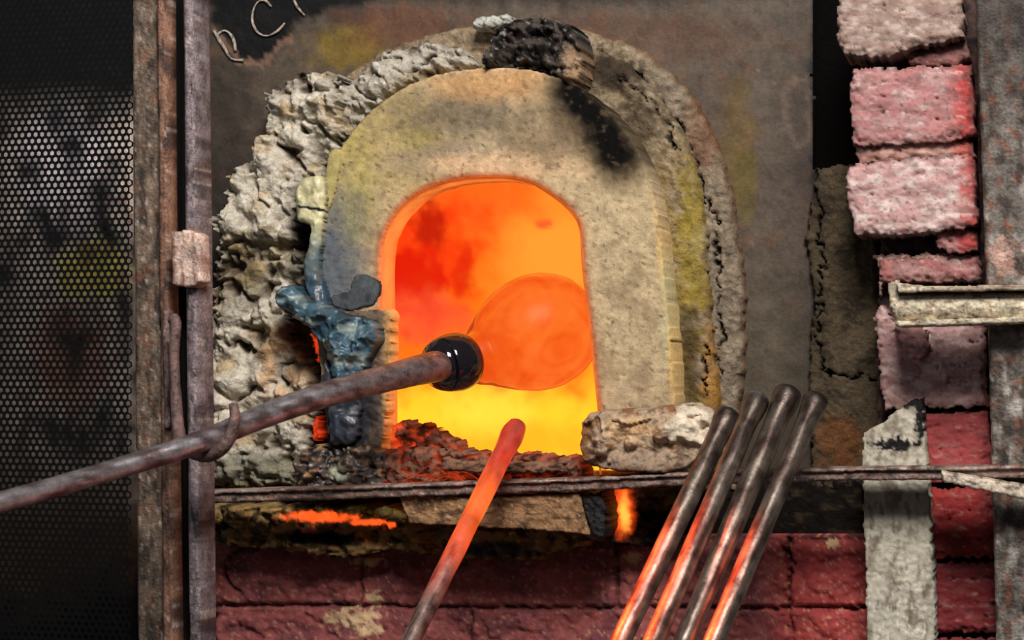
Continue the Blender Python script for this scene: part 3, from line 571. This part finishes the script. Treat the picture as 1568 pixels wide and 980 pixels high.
relief("hinge_plate", [(252, 484), (262, 484), (268, 668), (256, 672)], YF - .02, .02, M_rust, pc((130, 104, 98), (70, 50, 46), 235), None, step=2.5, rnd=3, parent=post)
def hookc(t, V): return full(t, (112, 88, 82))
tube("hook_hanger", [P(268, 498, YF - .05), P(274, 505, YF - .052), P(272, 560, YF - .052), P(276, 640, YF - .055), P(282, 690, YF - .075), P(300, 708, YF - .1)], [.007, .008, .007, .008, .009, .008], M_rust, hookc, parent=post, wob=.1)
tube("hook_yoke", [P(292, 704, YF - .10), P(322, 712, YF - .12), P(348, 700, YF - .13), P(362, 676, YF - .13), P(367, 650, YF - .13), P(364, 632, YF - .125)], [.008, .009, .0085, .008, .007, .006], M_rust, hookc, parent=post, wob=.1)

# perforated screen
M_scr = surf("blackened_perforated_steel", .75, 0, .1, 60, .3, .15)
def screen():
    p = .0105; yy = YF + .005
    a = W(-420, -60, yy)
    x0, x1 = a[0], W(212, 500, yy)[0]; z1, z0 = a[2], .02
    V = []; fs = []
    dz = p * .866; rows = int((z1 - z0) / dz); cols = int((x1 - x0) / p)
    ang = np.arange(6) * math.pi / 3 + math.pi / 6
    ho = np.stack([np.cos(ang), np.sin(ang)], 1) * p / math.sqrt(3)
    hi = np.stack([np.cos(ang), np.sin(ang)], 1) * p * .355
    k = 0
    for r in range(rows):
        for c in range(cols):
            cx = x0 + c * p + (r % 2) * p / 2; cz = z0 + r * dz
            for q_ in ho: V.append((cx + q_[0], yy, cz + q_[1]))
            for q_ in hi: V.append((cx + q_[0], yy, cz + q_[1]))
            for s in range(6): t = (s + 1) % 6; fs.append((k + s, k + t, k + 6 + t, k + 6 + s))
            k += 12
    V = np.array(V); o = mkmesh("perforated_metal_screen", V, fs, M_scr, full(V[:, 0], (4, 4, 4)), np.zeros((len(V), 3)), None, sm=False)
    m = o.modifiers.new("thick", 'SOLIDIFY'); m.thickness = .0012
screen()

# ------------------------------------------------------------------ blowpipe with gather
bp = empty("glass_blowpipe")
def ppc(t, V):
    n = fbm(t * 30, V[:, 2] * 60, 241); c = mix(full(t, (176, 170, 172)), (116, 98, 96), ss(-.2, .3, n)); c = mix(c, (130, 74, 62), ss(.5, .9, t) * ss(-.2, .3, -n), .6); c = mix(c, (96, 90, 102), ss(.93, .98, t), .7); return c
def pg(t, V): return (ss(.8, 1, t) * .05)[..., None] * np.array([1, .12, .03])
tube("pipe_shaft", [P(-260, 850, -1.05), P(0, 785, -.86), P(150, 742, -.72), P(300, 695, -.60), P(400, 655, -.50), P(500, 619, -.41), P(600, 592, -.31), P(660, 577, -.25), P(697, 570, -.21)], [.0120, .0127, .0130, .0145, .0160, .0180, .0195, .0220, .0235], M_pipe, ppc, pg, parent=bp, seg=32, wob=.02)
def blackglass():
    m = bpy.data.materials.new("black_glass"); m.use_nodes = True; b = m.node_tree.nodes["Principled BSDF"]
    b.inputs["Base Color"].default_value = (.008, .006, .008, 1); b.inputs["Roughness"].default_value = .1; b.inputs["Coat Weight"].default_value = .6; return m
def gatherglass():
    m = bpy.data.materials.new("molten_glass"); m.use_nodes = True; N = m.node_tree.nodes; L = m.node_tree.links; N.remove(N["Principled BSDF"]); out = N["Material Output"]
    tc = N.new("ShaderNodeTexCoord"); n = N.new("ShaderNodeTexNoise"); n.inputs["Scale"].default_value = 9; n.inputs["Distortion"].default_value = 3.0; n.inputs["Detail"].default_value = 3
    L.new(tc.outputs["Object"], n.inputs["Vector"]); r = N.new("ShaderNodeValToRGB"); e = r.color_ramp.elements
    e[0].position = .34; e[0].color = (.84, .085, .010, 1); e[1].position = .64; e[1].color = (1.02, .235, .036, 1); L.new(n.outputs["Fac"], r.inputs[0])
    at = N.new("ShaderNodeAttribute"); at.attribute_name = "Col"; mm = N.new("ShaderNodeMix"); mm.data_type = 'RGBA'; mm.blend_type = 'MULTIPLY'; mm.inputs["Factor"].default_value = 1
    L.new(r.outputs[0], mm.inputs["A"]); L.new(at.outputs["Color"], mm.inputs["B"])
    lw = N.new("ShaderNodeLayerWeight"); lw.inputs["Blend"].default_value = .5
    rc = N.new("ShaderNodeValToRGB"); y = rc.color_ramp.elements; y[0].position = .0; y[0].color = (1, 1, 1, 1); y[1].position = .98; y[1].color = (.78, .42, .3, 1)
    for ps, cc in ((.62, (1, 1, 1, 1)), (.78, (1.0, 1.12, 1.2, 1)), (.88, (.92, .72, .6, 1))): z = y.new(ps); z.color = cc
    L.new(lw.outputs["Facing"], rc.inputs[0]); m3 = N.new("ShaderNodeMix"); m3.data_type = 'RGBA'; m3.blend_type = 'MULTIPLY'; m3.inputs["Factor"].default_value = 1
    L.new(mm.outputs["Result"], m3.inputs["A"]); L.new(rc.outputs[0], m3.inputs["B"])
    em = N.new("ShaderNodeEmission"); L.new(m3.outputs["Result"], em.inputs["Color"])
    mr = N.new("ShaderNodeValToRGB"); x = mr.color_ramp.elements; x[0].position = 0; x[0].color = (.32, .32, .32, 1); x[1].position = .95; x[1].color = (.75, .75, .75, 1)
    x2 = mr.color_ramp.elements.new(.75); x2.color = (.42, .42, .42, 1); L.new(lw.outputs["Facing"], mr.inputs[0])
    rf = N.new("ShaderNodeBsdfRefraction"); rf.inputs["IOR"].default_value = 1.07; rf.inputs["Roughness"].default_value = .05; rf.inputs["Color"].default_value = (1, .82, .62, 1)
    ms = N.new("ShaderNodeMixShader"); L.new(mr.outputs[0], ms.inputs[0]); L.new(rf.outputs[0], ms.inputs[1]); L.new(em.outputs[0], ms.inputs[2])
    gs = N.new("ShaderNodeBsdfGlossy"); gs.inputs["Roughness"].default_value = .4; gs.inputs["Color"].default_value = (1, .6, .4, 1)
    m2 = N.new("ShaderNodeMixShader"); m2.inputs[0].default_value = .015; L.new(ms.outputs[0], m2.inputs[1]); L.new(gs.outputs[0], m2.inputs[2]); L.new(m2.outputs[0], out.inputs["Surface"]); return m
M_black = blackglass(); M_gather = gatherglass()
def gcol(t, V):
    n = fbm(V[:, 0] * 40, V[:, 2] * 60, 9); m = (1 - ss(.20, .46, t + .2 * n)); lo = ss(1.28, 1.19, V[:, 2] + .01 * n)
    return np.stack([1 - .25 * m, (1 - .55 * m) * (1 - .2 * lo), 1 - .5 * m], 1)
tube("glass_collar", [P(676, 574, -.225), P(684, 572, -.215), P(692, 570, -.205), P(706, 567, -.195), P(718, 565, -.185), P(726, 563, -.175), P(733, 562, -.17)], [.022, .033, .040, .043, .043, .038, .030], M_black, parent=bp, seg=48, sub=6)
tube("molten_gather", [P(724, 564, -.178), P(740, 561, -.168), P(752, 558, -.158), P(764, 553, -.148), P(786, 543, -.132), P(814, 530, -.112), P(846, 517, -.090), P(878, 506, -.068), P(904, 497, -.05), P(920, 491, -.04), P(929, 488, -.036)], [.034, .038, .043, .053, .069, .083, .088, .080, .062, .038, .004], M_gather, gcol, parent=bp, seg=64, sub=8)

# ------------------------------------------------------------------ rods
def rodline(x0, y0, ya, x1, y1, yb):
    a = P(x0, y0, ya); b = P(x1, y1, yb); d = (b - a); e = a + d * ((a.z - .01) / (-d.z)) ; return a, b, e
def hot_rod():
    a, b, e = rodline(806, 668, -.27, 640, 1005, -.60)
    L = (e - a).length; Lb = (b - a).length / L
    def cf(t, V): u = t / Lb; return mix(mix(full(t, (180, 152, 142)), (94, 70, 64), ss(-.1, .4, fbm(t * 60, V[:, 0] * 90, 3))), (60, 28, 24), ss(.95, .6, u), .75)
    def gf(t, V):
        u = t / Lb; n = fbm(u * 12, V[:, 0] * 70, 251); k = np.array([np.interp(u, [0, .06, .16, .34, .52, .70, .84, .98], c) for c in [(.30, .20, .38, .65, 1.15, .80, .16, 0), (.022, .012, .02, .04, .16, .08, .012, 0), (.014, .01, .012, .014, .02, .012, .004, 0)]]).T
        return k * np.clip(1 + .7 * n, .3, 1.6)[:, None]
    d = (e - a) / L; rad = [.004, .011, .0145, .0170, .0145, .0140, .0120, .0115]
    s = np.concatenate([[-.012, -.007, 0, .02, .05], np.linspace(.08, L, 60)]); rr_ = np.interp(s, [-.012, -.007, 0, .02, .05, .12, Lb * L, L], rad)
    tube("hot_punty_rod", [a + d * x for x in s], rr_, M_pipe, cf, gf, seg=28, sub=2, wob=.06)
hot_rod()
rods = [(1134, 656, -.262, 966, 1010, -.50), (1180, 632, -.285, 1018, 1010, -.55), (1228, 622, -.265, 1066, 1010, -.52), (1272, 632, -.28, 1112, 1010, -.53)]
for k, (x0, y0, ya, x1, y1, yb) in enumerate(rods):
    e0 = empty("iron_punty_rod")
    a, b, e = rodline(x0, y0, ya, x1, y1, yb); L = (e - a).length; d = (e - a) / L
    s = np.concatenate([[-.014, -.011, -.004, .012, .03, .05], np.linspace(.08, L, 50)])
    big = [.0165, .0155, .0175, .0155][k]
    rr_ = np.interp(s, [-.014, -.011, -.004, .012, .03, .05, L * .3, L], [.008, big, big * 1.12, big * 1.05, big * .92, big * .9, .0130, .0125])
    def cf(t, V, k=k, L=L):
        u = t * L; n = fbm(u * 25 + k * 7, V[:, 0] * 50, 261 + k); c = mix(full(t, (140, 126, 114)), (84, 66, 60), ss(-.2, .3, n)); c = mix(c, (42, 36, 34), ss(.28, .0, u), .7)
        c = mix(c, [(70, 62, 56), (160, 172, 178), (46, 52, 50), (62, 54, 60)][k], ss(.06, .03, u) * ss(-.2, .2, n + .1), .9); return mix(c, (10, 10, 11), ss(.012, .004, u), .95)
    tube("shaft", [a + d * x for x in s], rr_, M_pipe, cf, None, seg=28, sub=2, parent=e0, wob=.05)
    tube("bore", [a - d * .0145, a + d * .002], [.0075, .0075], M_black, seg=16, parent=e0, sub=2)

# ------------------------------------------------------------------ floor
V = np.array([[-2.5, -3.6, 0], [2.5, -3.6, 0], [2.5, .1, 0], [-2.5, .1, 0]]); mkmesh("floor", V, [[0, 1, 2, 3]], M_wall, full(V[:, 0], (70, 66, 62)), sm=False)

# ------------------------------------------------------------------ lights
def area(name, loc, target, size, energy, color):
    l = bpy.data.lights.new(name, 'AREA'); l.size = size; l.energy = energy; l.color = color
    o = bpy.data.objects.new(name, l); bpy.context.scene.collection.objects.link(o); o.location = loc
    o.rotation_euler = (Vector(target) - Vector(loc)).to_track_quat('-Z', 'Y').to_euler(); return o
area("key_lamp", (.9, -2.3, 3.1), (0, 0, 1.25), .9, 122, (1, .96, .92))  # added key lamp, soft daylight from above the front right
area("cool_side_lamp", (-2.2, -2.6, 2.2), (0, 0, 1.2), 1.0, 9, (.85, .92, 1))  # weak cool lamp out of view at the front left
def spot(name, loc, target, e, ang, rad=.04, col=(1, .10, .02)):
    l = bpy.data.lights.new(name, 'SPOT'); l.energy = e; l.color = col; l.spot_size = math.radians(ang); l.spot_blend = .4; l.shadow_soft_size = rad
    o = bpy.data.objects.new(name, l); bpy.context.scene.collection.objects.link(o); o.location = loc
    o.rotation_euler = (Vector(target) - Vector(loc)).to_track_quat('-Z', 'Y').to_euler()
spot("rod_streak_lamp", (-1.10, -1.06, 2.10), P(1050, 975, -.5), 2600, 10)  # added orange spot, aimed to put streaks on the iron rods
for nm, px, py, e in (("flame_lamp_upper", 770, 225, 14.0), ("flame_lamp_side", 560, 560, 10.)):
    l = bpy.data.lights.new(nm, 'POINT'); l.energy = e; l.color = (1, .28, .05); l.shadow_soft_size = .02
    o = bpy.data.objects.new(nm, l); bpy.context.scene.collection.objects.link(o); o.location = P(px, py, -.03); o.location.y = -.03
w = bpy.data.worlds.new("world"); bpy.context.scene.world = w; w.use_nodes = True
w.node_tree.nodes["Background"].inputs[0].default_value = (.85, .88, 1, 1); w.node_tree.nodes["Background"].inputs[1].default_value = .06
vs = bpy.context.scene.view_settings; vs.view_transform = 'Standard'; vs.look = 'None'; vs.exposure = 0; vs.gamma = 1
